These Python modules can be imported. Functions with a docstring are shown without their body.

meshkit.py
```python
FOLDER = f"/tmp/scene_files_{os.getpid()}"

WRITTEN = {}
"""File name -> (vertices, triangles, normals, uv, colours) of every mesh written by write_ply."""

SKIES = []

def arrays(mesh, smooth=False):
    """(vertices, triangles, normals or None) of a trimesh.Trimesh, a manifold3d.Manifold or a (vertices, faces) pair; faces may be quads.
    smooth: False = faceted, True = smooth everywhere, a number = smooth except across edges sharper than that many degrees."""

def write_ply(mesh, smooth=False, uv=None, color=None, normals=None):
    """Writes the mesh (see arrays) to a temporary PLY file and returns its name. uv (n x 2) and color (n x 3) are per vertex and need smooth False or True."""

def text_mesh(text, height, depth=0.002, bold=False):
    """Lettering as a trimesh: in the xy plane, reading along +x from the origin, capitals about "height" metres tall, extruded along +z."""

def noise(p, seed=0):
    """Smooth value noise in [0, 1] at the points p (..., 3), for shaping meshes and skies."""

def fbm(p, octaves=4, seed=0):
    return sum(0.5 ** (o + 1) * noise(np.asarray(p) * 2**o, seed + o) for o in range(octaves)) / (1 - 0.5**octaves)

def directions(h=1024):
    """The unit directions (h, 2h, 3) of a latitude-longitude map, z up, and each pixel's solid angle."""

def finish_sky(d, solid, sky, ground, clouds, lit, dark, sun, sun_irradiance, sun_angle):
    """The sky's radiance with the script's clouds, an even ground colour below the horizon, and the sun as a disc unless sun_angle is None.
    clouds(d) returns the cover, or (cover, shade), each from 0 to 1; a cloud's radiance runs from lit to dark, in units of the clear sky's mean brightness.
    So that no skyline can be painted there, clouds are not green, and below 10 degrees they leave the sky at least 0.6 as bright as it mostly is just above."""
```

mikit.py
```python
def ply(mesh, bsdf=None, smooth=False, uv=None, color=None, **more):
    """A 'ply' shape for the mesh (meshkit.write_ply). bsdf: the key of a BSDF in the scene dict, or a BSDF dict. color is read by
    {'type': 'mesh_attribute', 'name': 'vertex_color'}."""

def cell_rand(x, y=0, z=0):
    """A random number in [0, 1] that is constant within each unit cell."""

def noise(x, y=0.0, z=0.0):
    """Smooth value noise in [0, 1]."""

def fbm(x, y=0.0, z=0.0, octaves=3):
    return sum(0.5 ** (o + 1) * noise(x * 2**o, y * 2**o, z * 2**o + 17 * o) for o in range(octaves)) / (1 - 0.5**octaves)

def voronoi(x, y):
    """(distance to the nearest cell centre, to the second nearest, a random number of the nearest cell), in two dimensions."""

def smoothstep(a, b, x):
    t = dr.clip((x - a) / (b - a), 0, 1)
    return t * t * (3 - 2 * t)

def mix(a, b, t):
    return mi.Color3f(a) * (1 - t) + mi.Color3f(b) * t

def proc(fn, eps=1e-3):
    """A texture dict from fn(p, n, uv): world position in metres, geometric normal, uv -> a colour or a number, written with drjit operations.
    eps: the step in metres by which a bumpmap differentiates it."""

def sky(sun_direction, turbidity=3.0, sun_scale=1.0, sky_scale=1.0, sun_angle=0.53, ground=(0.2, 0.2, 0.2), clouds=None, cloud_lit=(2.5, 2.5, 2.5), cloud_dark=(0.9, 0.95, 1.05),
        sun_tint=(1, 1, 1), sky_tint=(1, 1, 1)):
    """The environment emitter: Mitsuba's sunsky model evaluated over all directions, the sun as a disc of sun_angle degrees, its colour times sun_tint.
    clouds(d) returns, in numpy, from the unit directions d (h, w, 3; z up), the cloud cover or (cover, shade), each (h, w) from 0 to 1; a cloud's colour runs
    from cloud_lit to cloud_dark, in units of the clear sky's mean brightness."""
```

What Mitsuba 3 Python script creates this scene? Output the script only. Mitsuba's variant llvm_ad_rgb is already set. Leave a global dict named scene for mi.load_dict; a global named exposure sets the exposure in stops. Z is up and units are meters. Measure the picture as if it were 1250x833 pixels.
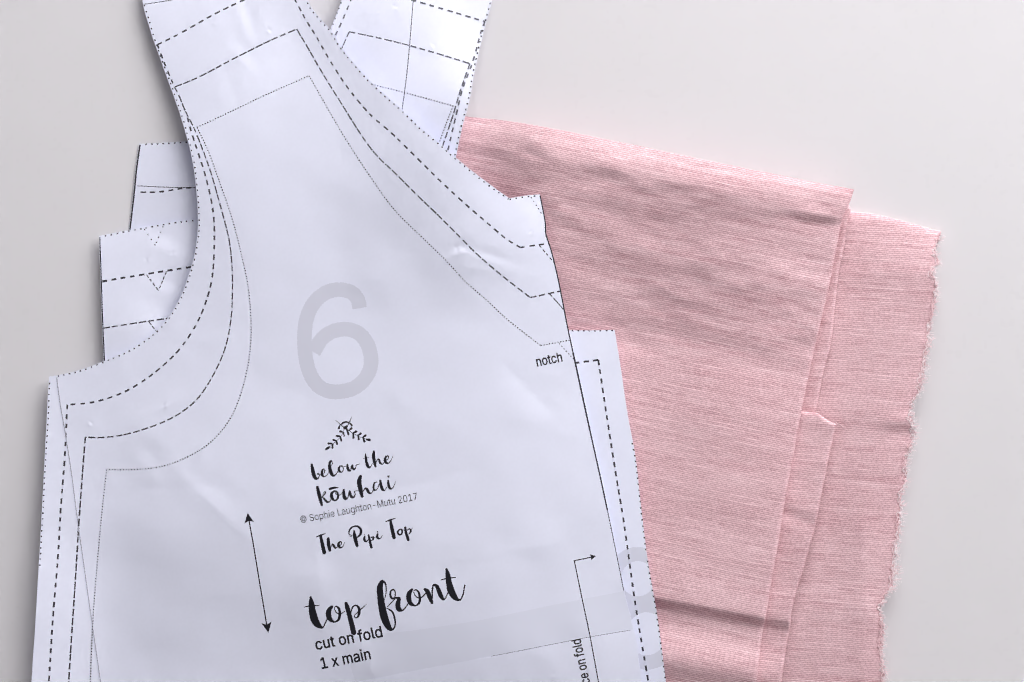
import math, random
import numpy as np, trimesh, shapely, mitsuba as mi, mikit, meshkit, drjit as dr
from shapely.geometry import Polygon, LineString, Point, MultiPoint
from shapely.ops import unary_union
from scipy import ndimage
from scipy.interpolate import RBFInterpolator
from scipy.spatial import Delaunay

random.seed(7)
rng = np.random.default_rng(7)
T = mi.ScalarTransform4f

# ------------------------------------------------------------------ camera, light, exposure
S = 0.00028                      # one plan unit (the plan is 1250 x 833 units) in metres
CAM_H = 1.30
exposure = 0.0
scene, labels = {"type": "scene"}, {}
scene["camera"] = {
    "type": "perspective", "fov_axis": "x", "fov": 2 * math.degrees(math.atan(625 * S / CAM_H)),
    "near_clip": 0.05, "far_clip": 50.0,
    "to_world": T().look_at(origin=[0, 0, CAM_H], target=[0, 0, 0], up=[0, 1, 0]),
}
# a wide soft window-like lamp beyond the top edge of the table, and the faint light of the room
scene["room_light"] = {"type": "constant", "radiance": {"type": "rgb", "value": [0.265, 0.258, 0.272]}}
LAMP_POS, LAMP_SIZE, LAMP_RAD = np.array([0.51, 0.82, 0.61]), (1.5, 0.80), (6.05, 6.0, 6.08)


def tag(key, label=None, category=None, group=None, kind=None):
    labels[key] = {k: v for k, v in (("label", label), ("category", category), ("group", group), ("kind", kind)) if v}


def add(name, shape, parent=None):
    base = f"{parent}__{name}" if parent else name
    key, n = base, 0
    while key in scene:
        n += 1
        key = f"{base}_{n:03d}"
    scene[key] = shape
    return key


# ------------------------------------------------------------------ materials
def two(b):
    return {"type": "twosided", "bsdf": b}


def prin(rgb, rough=0.7, spec=0.3, **more):
    col = rgb if isinstance(rgb, dict) else {"type": "rgb", "value": list(rgb)}
    return {"type": "principled", "base_color": col, "roughness": rough, "specular": spec, **more}


def paper_col(p, n, uv):
    x, y = p.x * 1000, p.y * 1000
    m = mikit.fbm(x * 0.05, y * 0.05, 3.0, 3) - 0.5
    f = mikit.fbm(x * 1.4, y * 1.4, 9.0, 2) - 0.5
    return mi.Color3f(0.735, 0.75, 0.862) * (1 + 0.035 * m + 0.028 * f)


def paper_bump(p, n, uv):
    x, y = p.x * 1000, p.y * 1000
    return mikit.fbm(x * 0.9, y * 0.9, 1.0, 3)


scene["paper"] = two({"type": "bumpmap", "scale": 0.00003, "t": mikit.proc(paper_bump, 2e-4), "bsdf": prin(mikit.proc(paper_col), 0.6, 0.25)})


def table_col(p, n, uv):
    x, y = p.x * 1000, p.y * 1000
    m = mikit.fbm(x * 0.012, y * 0.012, 5.0, 3) - 0.5
    s = mikit.smoothstep(0.80, 0.87, mikit.noise(x * 0.55, y * 0.55, 2.0)) * mikit.noise(x * 0.07, y * 0.07, 4.0)
    return mi.Color3f(0.655, 0.640, 0.650) * (1 + 0.035 * m - 0.02 * s)


scene["painted_board"] = two(prin(mikit.proc(table_col), 0.55, 0.3))
scene["ink"] = two(prin((0.014, 0.014, 0.019), 0.7, 0.12))
scene["thin_ink"] = two(prin((0.10, 0.10, 0.125), 0.6, 0.3))
scene["faint_ink"] = two(prin((0.26, 0.26, 0.31), 0.6, 0.3))
scene["line_ink"] = two(prin((0.035, 0.035, 0.045), 0.65, 0.2))
scene["grey_ink"] = two(prin((0.615, 0.622, 0.712), 0.6, 0.25))
scene["tape"] = two(prin((0.695, 0.71, 0.815), 0.55, 0.35))
scene["thread"] = two(prin((0.86, 0.66, 0.68), 0.8, 0.1, sheen=0.5))
scene["pale_thread"] = two(prin((0.88, 0.80, 0.81), 0.8, 0.1, sheen=0.5))
scene["lamp_diffuser"] = {"type": "diffuse", "reflectance": {"type": "rgb", "value": [0.8, 0.8, 0.8]}}


def weave(angle, seed):
    """Chambray: pink weft rows with pale warp showing between them, uneven yarn (slubs)."""
    ca, sa = math.cos(angle), math.sin(angle)
    pitch, pu = 0.66, 1.7

    def coords(p):
        x, y = p.x * 1000, p.y * 1000
        u, v = x * ca + y * sa, -x * sa + y * ca
        v = v + 0.9 * (mikit.noise(u * 0.03, v * 0.03, seed) - 0.5) + 0.35 * (mikit.noise(u * 0.16, v * 0.5, seed + 3) - 0.5)
        return u, v

    def parts(p):
        u, v = coords(p)
        r = v / pitch
        i = dr.floor(r)
        f = r - i
        c = u / pu + 0.5 * (i - 2 * dr.floor(i * 0.5)) + 0.5 * mikit.cell_rand(i, seed)
        j = dr.floor(c)
        g = c - j
        row = 1 - dr.square(2 * f - 1)                       # round yarn
        knot = 1 - dr.square(2 * g - 1)
        slub = mikit.noise(u * 0.05 + 90 * mikit.cell_rand(i, seed + 2), i * 17, seed) * 0.65 + mikit.noise(u * 0.22, i * 5, seed + 1) * 0.35
        return u, v, row, knot, slub, mikit.cell_rand(i, j, seed)

    def col(p, n, uv):
        u, v, row, knot, slub, cr = parts(p)
        thick = mikit.smoothstep(0.70, 0.82, slub)
        gap = mikit.smoothstep(0.33, 0.20, slub)
        w = 0.12 + 0.66 * row * (0.55 + 0.45 * knot) + 0.22 * (slub - 0.5) + 0.22 * (cr - 0.5) + 0.08 * thick - 0.09 * gap
        blot = mikit.fbm(u * 0.035, v * 0.09, seed + 5, 3) - 0.5
        w = dr.clip(w + 0.18 * blot, 0, 1)
        return mikit.mix((0.44, 0.22, 0.245), (0.89, 0.65, 0.675), w)

    def bump(p, n, uv):
        u, v, row, knot, slub, cr = parts(p)
        return row * (0.55 + 0.45 * knot) * (0.6 + 0.8 * slub)

    return two({"type": "bumpmap", "scale": 0.00007, "t": mikit.proc(bump, 6e-5), "bsdf": prin(mikit.proc(col), 0.85, 0.12, sheen=0.15)})


scene["fabric_upper"] = weave(math.radians(-11.0), 11)
scene["fabric_ply"] = weave(math.radians(-5.0), 23)
scene["fabric_under"] = weave(math.radians(-4.0), 37)

# ------------------------------------------------------------------ helpers
def W(xy, z_mm):
    xy = np.asarray(xy, float)
    return np.column_stack([(xy[:, 0] - 625) * S, (416.5 - xy[:, 1]) * S, np.asarray(z_mm) / 1000.0])


def curve(pts, step=2.0):
    """A smooth path (centripetal Catmull-Rom) through the points, evenly sampled; columns beyond x, y ride along."""
    p = np.asarray(pts, float)
    if len(p) == 1:
        return p
    q = np.vstack([2 * p[0] - p[1], p, 2 * p[-1] - p[-2]])
    out = []
    for i in range(1, len(q) - 2):
        n = max(2, int(np.hypot(*(q[i + 1] - q[i])[:2]) / step) + 1)
        a, b, c, d = q[i - 1:i + 3]
        ts = [0.0]
        for k in range(3):
            ts.append(ts[-1] + max(np.hypot(*(q[i + k] - q[i + k - 1])[:2]), 1e-6) ** 0.5)
        t0, t1, t2, t3 = ts
        for t in np.linspace(t1, t2, n, endpoint=False):
            A1 = (t1 - t) / (t1 - t0) * a + (t - t0) / (t1 - t0) * b
            A2 = (t2 - t) / (t2 - t1) * b + (t - t1) / (t2 - t1) * c
            A3 = (t3 - t) / (t3 - t2) * c + (t - t2) / (t3 - t2) * d
            B1 = (t2 - t) / (t2 - t0) * A1 + (t - t0) / (t2 - t0) * A2
            B2 = (t3 - t) / (t3 - t1) * A2 + (t - t1) / (t3 - t1) * A3
            out.append((t2 - t) / (t2 - t1) * B1 + (t - t1) / (t2 - t1) * B2)
    out.append(p[-1])
    return np.array(out)


def chain(*runs):
    return np.vstack([curve(r, 3.0) if len(r) > 2 else np.asarray(r, float) for r in runs])


GX, GY = np.arange(-100, 1352, 2.0), np.arange(-100, 952, 2.0)
MX, MY = np.meshgrid(GX, GY)


def inside_dist(poly):
    m = shapely.contains_xy(poly, MX.ravel(), MY.ravel()).reshape(MX.shape)
    return m, ndimage.distance_transform_edt(m) * 2.0


def height_of(grid, extra=None):
    coef = ndimage.spline_filter(grid, order=3)

    def z(x, y):
        x, y = np.asarray(x, float), np.asarray(y, float)
        v = ndimage.map_coordinates(coef, [(y + 100) / 2, (x + 100) / 2], order=3, prefilter=False, mode="nearest")
        return v + (extra(x, y) if extra else 0)
    return z


def rbf(points, smoothing=0.0):
    p = np.array(points, float)
    f = RBFInterpolator(p[:, :2], p[:, 2], kernel="thin_plate_spline", smoothing=smoothing)
    c = f(np.column_stack([MX[::4, ::4].ravel(), MY[::4, ::4].ravel()])).reshape(MX[::4, ::4].shape)
    iy, ix = np.meshgrid(np.arange(MX.shape[0]) / 4, np.arange(MX.shape[1]) / 4, indexing="ij")
    return ndimage.map_coordinates(c, [iy, ix], order=3, mode="nearest")


def settle(target, support, gap=0.3, sigma=6, spread=9):
    """Lay a sheet with the wished-for form over what is below it."""
    k = max(2, int(sigma / 2))
    lack = np.maximum(ndimage.grey_dilation(support, size=(spread, spread)) + gap - target, 0)
    return target + ndimage.gaussian_filter(ndimage.grey_dilation(lack, size=(4 * k + 1, 4 * k + 1)), k)


def noise2(x, y, scale, seed, octaves=3):
    return meshkit.fbm(np.stack([np.asarray(x) / scale, np.asarray(y) / scale, np.full(np.shape(x), 0.5)], -1), octaves, seed) - 0.5


def sheet_mesh(poly, zf, thick, step=4.0, rings=(), fine=(), bottom=None):
    """A sheet over the outline: upper face on zf (mm), lower face `thick` below it (or at `bottom`), and its rim."""
    poly = poly.buffer(0)
    ring = LineString(poly.exterior.coords)
    edge = min(step * 0.6, 2.0)
    n = int(ring.length / edge)
    b = np.array([ring.interpolate(i / n, normalized=True).coords[0] for i in range(n)])
    pts = [b]
    for d in rings:
        g = poly.buffer(-d)
        for part in getattr(g, "geoms", [g]):
            if part.is_empty:
                continue
            L = LineString(part.exterior.coords)
            k = max(8, int(L.length / max(edge, min(step, d + 1.5))))
            pts.append(np.array([L.interpolate(i / k, normalized=True).coords[0] for i in range(k)]))
    x0, y0, x1, y1 = poly.bounds
    gx, gy = np.meshgrid(np.arange(x0, x1, step), np.arange(y0, y1, step))
    gx[1::2] += step / 2
    inner = poly.buffer(-((max(rings) if rings else 0) + step * 0.55))
    keep = shapely.contains_xy(inner, gx.ravel(), gy.ravel())
    pts.append(np.column_stack([gx.ravel()[keep], gy.ravel()[keep]]))
    for (cx, cy, r, st) in fine:
        fx, fy = np.meshgrid(np.arange(cx - r, cx + r, st), np.arange(cy - r, cy + r, st))
        k = (np.hypot(fx - cx, fy - cy) < r) & shapely.contains_xy(poly.buffer(-1.5), fx, fy)
        pts.append(np.column_stack([fx[k], fy[k]]) + 0.013)
    p = np.vstack(pts)
    tri = Delaunay(p).simplices
    c = p[tri].mean(1)
    tri = tri[shapely.contains_xy(poly, c[:, 0], c[:, 1])]
    a = p[tri]
    area = (a[:, 1, 0] - a[:, 0, 0]) * (a[:, 2, 1] - a[:, 0, 1]) - (a[:, 2, 0] - a[:, 0, 0]) * (a[:, 1, 1] - a[:, 0, 1])
    tri = tri[np.abs(area) > 1e-6]
    area = area[np.abs(area) > 1e-6]
    tri[area > 0] = tri[area > 0][:, ::-1]      # plan y runs down, world y up
    z = zf(p[:, 0], p[:, 1])
    zb = z - thick if bottom is None else np.minimum(bottom(p[:, 0], p[:, 1], z), z - 0.02)
    N = len(p)
    e = np.sort(np.vstack([tri[:, [0, 1]], tri[:, [1, 2]], tri[:, [2, 0]]]), 1)
    raw = np.vstack([tri[:, [0, 1]], tri[:, [1, 2]], tri[:, [2, 0]]])
    _, idx, cnt = np.unique(e, axis=0, return_index=True, return_counts=True)
    rim = raw[idx[cnt == 1]]
    walls = np.vstack([np.column_stack([rim[:, 0], rim[:, 0] + N, rim[:, 1] + N]), np.column_stack([rim[:, 0], rim[:, 1] + N, rim[:, 1]])])
    return trimesh.Trimesh(np.vstack([W(p, z), W(p, zb)]), np.vstack([tri, tri[:, ::-1] + N, walls]), process=False)


def ribbons(path, width, zf, lift, dash=None, jitter=0.0, keep=None):
    """A printed line as flat strips lying on the sheet; dash = (on, off)."""
    p = np.asarray(path, float)
    s = np.concatenate([[0], np.cumsum(np.hypot(*np.diff(p, axis=0).T))])
    L = s[-1]
    at = lambda t: np.column_stack([np.interp(t, s, p[:, 0]), np.interp(t, s, p[:, 1])])
    spans, t = [], 0.0
    if dash is None:
        spans = [(0, L)]
    else:
        while t < L:
            on = dash[0] * (1 + jitter * rng.uniform(-1, 1))
            spans.append((t, min(t + on, L)))
            t += dash[0] + dash[1] * (1 + 0.5 * jitter * rng.uniform(-1, 1))
    V, F, base = [], [], 0
    for a, b in spans:
        if b - a < 0.4:
            continue
        n = max(2, int((b - a) / 3.0) + 1)
        c = at(np.linspace(a, b, n))
        if keep is not None and not shapely.contains_xy(keep, c[:, 0], c[:, 1]).all():
            continue
        d = at(np.linspace(a, b, n) + 0.3) - at(np.linspace(a, b, n) - 0.3)
        d /= np.linalg.norm(d, axis=1, keepdims=True) + 1e-9
        nrm = np.column_stack([-d[:, 1], d[:, 0]])
        w = width * (1 + 0.6 * jitter * rng.uniform(-1, 1)) / 2
        xy = np.vstack([c + nrm * w, c - nrm * w])
        V.append(W(xy, zf(xy[:, 0], xy[:, 1]) + lift))
        for k in range(n - 1):
            F += [(base + k, base + k + 1, base + n + k), (base + k + 1, base + n + k + 1, base + n + k)]
        base += 2 * n
    return trimesh.Trimesh(np.vstack(V), np.array(F), process=False) if V else None


def flat_print(shape, zf, lift):
    """Any printed figure (polygons in plan units) lying on the sheet."""
    V, F, base = [], [], 0
    for g in getattr(shape, "geoms", [shape]):
        if g.is_empty or g.geom_type != "Polygon" or g.area < 0.05:
            continue
        v, f = trimesh.creation.triangulate_polygon(g, engine="earcut")
        v3, f = trimesh.remesh.subdivide_to_size(np.column_stack([v, np.zeros(len(v))]), f, 7.0)
        V.append(v3[:, :2]); F.append(f + base); base += len(v3)
    xy = np.vstack(V)
    f = np.vstack(F)
    a = xy[f]
    area = (a[:, 1, 0] - a[:, 0, 0]) * (a[:, 2, 1] - a[:, 0, 1]) - (a[:, 2, 0] - a[:, 0, 0]) * (a[:, 1, 1] - a[:, 0, 1])
    f[area > 0] = f[area > 0][:, ::-1]
    return trimesh.Trimesh(W(xy, zf(xy[:, 0], xy[:, 1]) + lift), f, process=False)


def brush(strokes, origin, scale, grow=0.0):
    """Brush lettering: strokes of (x, y, width) points, drawn on a worksheet of the given origin and scale."""
    out = []
    for st in strokes:
        p = np.array(st, float)
        c = curve(p, 8.0) if len(p) > 1 else p
        c = np.column_stack([c[:, 0] / scale + origin[0], c[:, 1] / scale + origin[1], np.maximum(c[:, 2], 4) / scale / 2 + grow])
        d = [Point(x, y).buffer(r, 5) for x, y, r in c]
        out += d if len(d) == 1 else [a.union(b).convex_hull for a, b in zip(d, d[1:])]
    return unary_union(out).simplify(0.05)


def type_set(text, start, direction, cap, bold=False, condense=1.0):
    """Sans-serif lettering as polygons: baseline start, baseline direction and cap height in plan units."""
    m = meshkit.text_mesh(text, cap, 1.0, bold)
    up = (m.face_normals[:, 2] > 0.9)
    d = np.array(direction, float)
    d /= np.hypot(*d)
    nrm = np.array([d[1], -d[0]])                # up from the baseline (plan y runs down)
    v = m.vertices[:, :2]
    xy = np.asarray(start) + np.outer(v[:, 0] * condense, d) + np.outer(v[:, 1], nrm)
    tri = m.faces[up]
    return xy, tri


def type_mesh(args, zf, lift):
    xy, tri = args
    v, f = xy, tri
    used, inv = np.unique(f, return_inverse=True)
    v, f = v[used], inv.reshape(-1, 3)
    a = v[f]
    area = (a[:, 1, 0] - a[:, 0, 0]) * (a[:, 2, 1] - a[:, 0, 1]) - (a[:, 2, 0] - a[:, 0, 0]) * (a[:, 1, 1] - a[:, 0, 1])
    f[area > 0] = f[area > 0][:, ::-1]
    return trimesh.Trimesh(W(v, zf(v[:, 0], v[:, 1]) + lift), f, process=False)


def tubes(paths, radii, sides=5):
    V, F, base = [], [], 0
    for p, r in zip(paths, radii):
        p = np.asarray(p, float)
        t = np.gradient(p, axis=0)
        t /= np.linalg.norm(t, axis=1, keepdims=True) + 1e-12
        a = np.cross(t, np.where(np.abs(t[:, 2:]) < 0.9, [0, 0, 1.0], [1.0, 0, 0]))
        a /= np.linalg.norm(a, axis=1, keepdims=True) + 1e-12
        b = np.cross(t, a)
        ang = np.arange(sides) * 2 * np.pi / sides
        rr = r * np.linspace(1, 0.45, len(p))
        v = p[:, None] + rr[:, None, None] * (np.cos(ang)[None, :, None] * a[:, None] + np.sin(ang)[None, :, None] * b[:, None])
        i, j = np.meshgrid(np.arange(len(p) - 1), np.arange(sides), indexing="ij")
        q = np.stack([i * sides + j, i * sides + (j + 1) % sides, (i + 1) * sides + (j + 1) % sides, (i + 1) * sides + j], -1).reshape(-1, 4) + base
        V.append(v.reshape(-1, 3)); F.append(q[:, [0, 1, 2]]); F.append(q[:, [0, 2, 3]])
        base += len(p) * sides
    return trimesh.Trimesh(np.vstack(V), np.vstack(F), process=False)


# ------------------------------------------------------------------ the setting: one white table top
top = trimesh.creation.box((2.4, 1.8, 0.03))
top.apply_translation([0, 0.1, -0.015])
add("table", mikit.ply(top, "painted_board"))
tag("table", "smooth plain white table top under the paper and the fabric", "table", kind="structure")

# the lamp: a wide flat box with a glowing front, 1.5 m away on the far side of the table
d = -LAMP_POS / np.linalg.norm(LAMP_POS)
right = np.cross(d, [0, 0, 1.0]); right /= np.linalg.norm(right)
upv = np.cross(right, d)
R = np.eye(4); R[:3, 0], R[:3, 1], R[:3, 2], R[:3, 3] = right, upv, -d, LAMP_POS
case = trimesh.creation.box((LAMP_SIZE[0] + 0.04, LAMP_SIZE[1] + 0.04, 0.05))
case.apply_translation([0, 0, 0.03]); case.apply_transform(R)
hw, hh = LAMP_SIZE[0] / 2, LAMP_SIZE[1] / 2
face = trimesh.Trimesh(np.array([[-hw, -hh, 0], [hw, -hh, 0], [hw, hh, 0], [-hw, hh, 0]]), [[0, 2, 1], [0, 3, 2]], process=False)
face.apply_transform(R)
add("lamp_case", mikit.ply(case, "lamp_diffuser"), "window_lamp")
add("diffuser", mikit.ply(face, "lamp_diffuser", emitter={"type": "area", "radiance": {"type": "rgb", "value": list(LAMP_RAD)}}), "window_lamp")
tag("window_lamp", "wide soft white lamp beyond the far side of the table", "lamp")

# ------------------------------------------------------------------ pink fabric, folded
UPPER_RIGHT = [(1039, 233), (1037, 239), (1031.6, 253.6), (1026, 264), (1018.6, 300), (1011, 341), (997, 404), (987, 450), (976, 502), (966, 556), (957, 603), (949, 653), (938, 717.5), (928, 779), (921, 833), (914, 880)]
upper = Polygon(np.vstack([curve([(510, 134), (540, 139), (567, 143), (620, 149.5), (700, 164.5), (800, 185), (900, 206), (960, 218), (1000, 226), (1039, 233)], 3),
                           curve(UPPER_RIGHT, 3), [(600, 880), (570, 500)]]))
ply_in = Polygon(np.vstack([[(960, 246), (1030, 247), (1036, 252)], curve([(1037, 258), (1032.5, 272), (1029, 302), (1023, 330), (1013, 420), (1004, 455), (995, 503), (980, 570), (960, 660)], 3), [(900, 660), (930, 450)]]))
flap = Polygon(np.vstack([[(925, 497), (960, 500)], curve([(976.5, 501.6), (986, 503), (994.7, 503.5), (1002, 508), (1010, 513.6), (1018.7, 517)], 2),
                          curve([(1014, 538), (1008.5, 563), (1005, 582), (1000, 607), (994, 639), (985, 672), (978.5, 695), (970, 722), (964.6, 745), (962, 770), (958, 792), (952, 833), (945, 880)], 3), [(860, 880)]]))
FRAY = [(1149, 283), (1147, 292), (1139.6, 307), (1146, 321), (1138, 333), (1141, 350), (1138, 376), (1134, 393), (1133, 404), (1128, 434), (1125.6, 455), (1117.7, 484), (1112, 492),
        (1109.7, 505.6), (1113.7, 524), (1112, 540), (1104.5, 569), (1105, 585), (1098, 608), (1099, 617), (1093, 664), (1088, 709), (1074, 740), (1076.4, 762), (1075, 796), (1077, 824), (1073, 850), (1070, 880)]
fray_line = curve(FRAY, 2.0)
fray_line[:, 0] += 0.9 * rng.normal(size=len(fray_line)) + 3.6 * noise2(fray_line[:, 0], fray_line[:, 1], 9, 3, 2)
under = Polygon(np.vstack([[(620, 230), (1000, 254)], curve([(1037, 258.5), (1063, 261), (1095, 268), (1127, 277), (1149, 283)], 3), fray_line[1:], [(640, 880)]])).buffer(0)


def rolled(dist, r):
    return np.sqrt(np.clip(1 - (1 - np.clip(dist / r, 0, 1)) ** 2, 0, 1))


def sstep(a, b, x):
    t = np.clip((x - a) / (b - a), 0, 1)
    return t * t * (3 - 2 * t)


def line_dist(pts):
    """Signed distance below a path y(x), measured across it."""
    p = np.array(pts, float)
    slope = (p[-1, 1] - p[0, 1]) / (p[-1, 0] - p[0, 0])
    return (MY - np.interp(MX, p[:, 0], p[:, 1])) / math.hypot(1, slope)


# each layer: a height map in mm
m0, d0 = inside_dist(under)
t0 = line_dist([(600, 230), (1037, 258.5), (1149, 283)])
e0 = MX - np.interp(MY, [p[1] for p in FRAY], [p[0] for p in FRAY])           # 0 at the frayed edge, negative inside
z0 = 2.0 + 1.2 * np.exp(-((t0 - 12) / 26) ** 2) - 0.6 * sstep(30, 200, t0) + 0.7 * noise2(MX, MY, 60, 5) + 0.25 * noise2(MX, MY * 2.2, 22, 6)
z0 += 4.6 * sstep(-165, -6, e0) * sstep(-5, 60, t0)
z0 += np.exp(-(e0 / 22) ** 2) * (1.3 * noise2(MX, MY, 40, 8) + 0.3)
z0 += 0.8 * np.exp(-((MX - 1098) / 22) ** 2 - ((MY - 514) / 9) ** 2) - 0.6 * np.exp(-((MX - 1100) / 16) ** 2 - ((MY - 530) / 9) ** 2)
z0 += 0.5 * np.exp(-((MX - 1052) / 14) ** 2) * sstep(560, 640, MY)
H0 = np.where(m0, 0.15 + (z0 - 0.15) * np.maximum(rolled(d0, 9), 0.5 * sstep(-14, -2, e0)), 0)
m1, d1 = inside_dist(ply_in)
z1 = z0 + 2.6 + 0.35 * noise2(MX, MY, 30, 12)
H1 = np.where(m1, z1 - 1.0 + 1.0 * rolled(d1, 5), H0)
m2, d2 = inside_dist(flap)
ridge = line_dist([(780, 727), (962, 760)])
crease = 0.5 * sstep(-50, -6, ridge) - 2.6 * sstep(-4, 11, ridge) + 2.6 * sstep(26, 66, ridge) - 1.6 * sstep(68, 96, ridge)
z2 = z0 + 5.0 + 0.75 * crease + 0.8 * noise2(MX * 0.6, MY, 26, 14) + 0.12 * np.exp(-((MY - 512 - 0.2 * (MX - 980)) / 7) ** 2)
z2 += 0.35 * np.exp(-((MY - 614 - 0.4 * (MX - 970)) / 12) ** 2) - 0.4 * np.exp(-((MY - 632 - 0.4 * (MX - 970)) / 10) ** 2)
H2 = np.where(m2, z2 - 1.3 + 1.3 * rolled(d2, 5), 0)
m3, d3 = inside_dist(upper)
t3 = line_dist([(470, 129), (567, 143), (800, 185), (1039, 233)])
crest = 14.8 + 0.8 * np.exp(-((t3 - 24) / 20) ** 2) - 12.2 * (sstep(16, 260, t3) * 0.45 + 0.55 * np.clip((t3 - 30) / 190, 0, 1)) + 5.0 * np.clip((t3 - 235) / 330, 0, 1)
crest *= 1 - 0.18 * sstep(880, 1040, MX) * (1 - sstep(200, 500, t3))
tu, tv = MX * 0.982 + MY * 0.191, -MX * 0.191 + MY * 0.982
fade = 1 - 0.72 * sstep(150, 320, t3)
wr = 2.7 * noise2(tu * 0.42, tv, 38, 21, 3) * fade * sstep(2, 24, t3) + 0.42 * noise2(tu * 0.5, tv, 14, 22, 3) * fade * sstep(4, 20, t3)
wr += 0.7 * noise2(tu * 0.3, tv, 70, 25, 3)
wr -= 0.9 * np.exp(-((MX - 640) / 26) ** 2 - ((MY - 177 - 0.42 * (MX - 620)) / 6.5) ** 2)
wr += 0.55 * np.exp(-((MX - 985) / 34) ** 2 - ((MY - 262 - 0.1 * (MX - 985)) / 6) ** 2) - 0.7 * np.exp(-((MX - 1000) / 34) ** 2 - ((MY - 273 - 0.1 * (MX - 985)) / 6) ** 2)
z3 = crest + wr + crease * 1.15
left_slope = 1 - 0.55 * sstep(140, 20, MX - (540 + 0.09 * (MY - 140)))
z3 = settle(z3 * left_slope, np.where(m2, z2, np.where(m1, z1, z0)), 1.5, sigma=34, spread=5)
r_edge = np.where(t3 < 60, np.clip(np.minimum(38, 8 + 0.16 * (1039 - MX)), 8, 38), 5)
low3 = np.where(m2, z2 + 0.1, np.where(m1, z1 + 0.1, 2.0))
H3 = np.where(m3, low3 + (z3 - low3) * rolled(d3, ndimage.gaussian_filter(r_edge, 6)), 0)


def bowed(dist, r):
    return 1 - (1 - np.clip(dist / r, 0, 1)) ** 2


def fabric_z(poly, ztop, zlow, r, soft=False):
    """Rounds the layer down to zlow within r of its edge, exactly at the mesh vertices."""
    ft, fl = height_of(ztop), height_of(zlow)
    fr = (lambda x, y: r) if np.isscalar(r) else height_of(r)
    ring = poly.exterior

    def z(x, y):
        dist = shapely.distance(ring, shapely.points(x, y))
        lo = fl(x, y)
        return lo + (ft(x, y) - lo) * (bowed if soft else rolled)(dist, fr(x, y))
    return z


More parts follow.
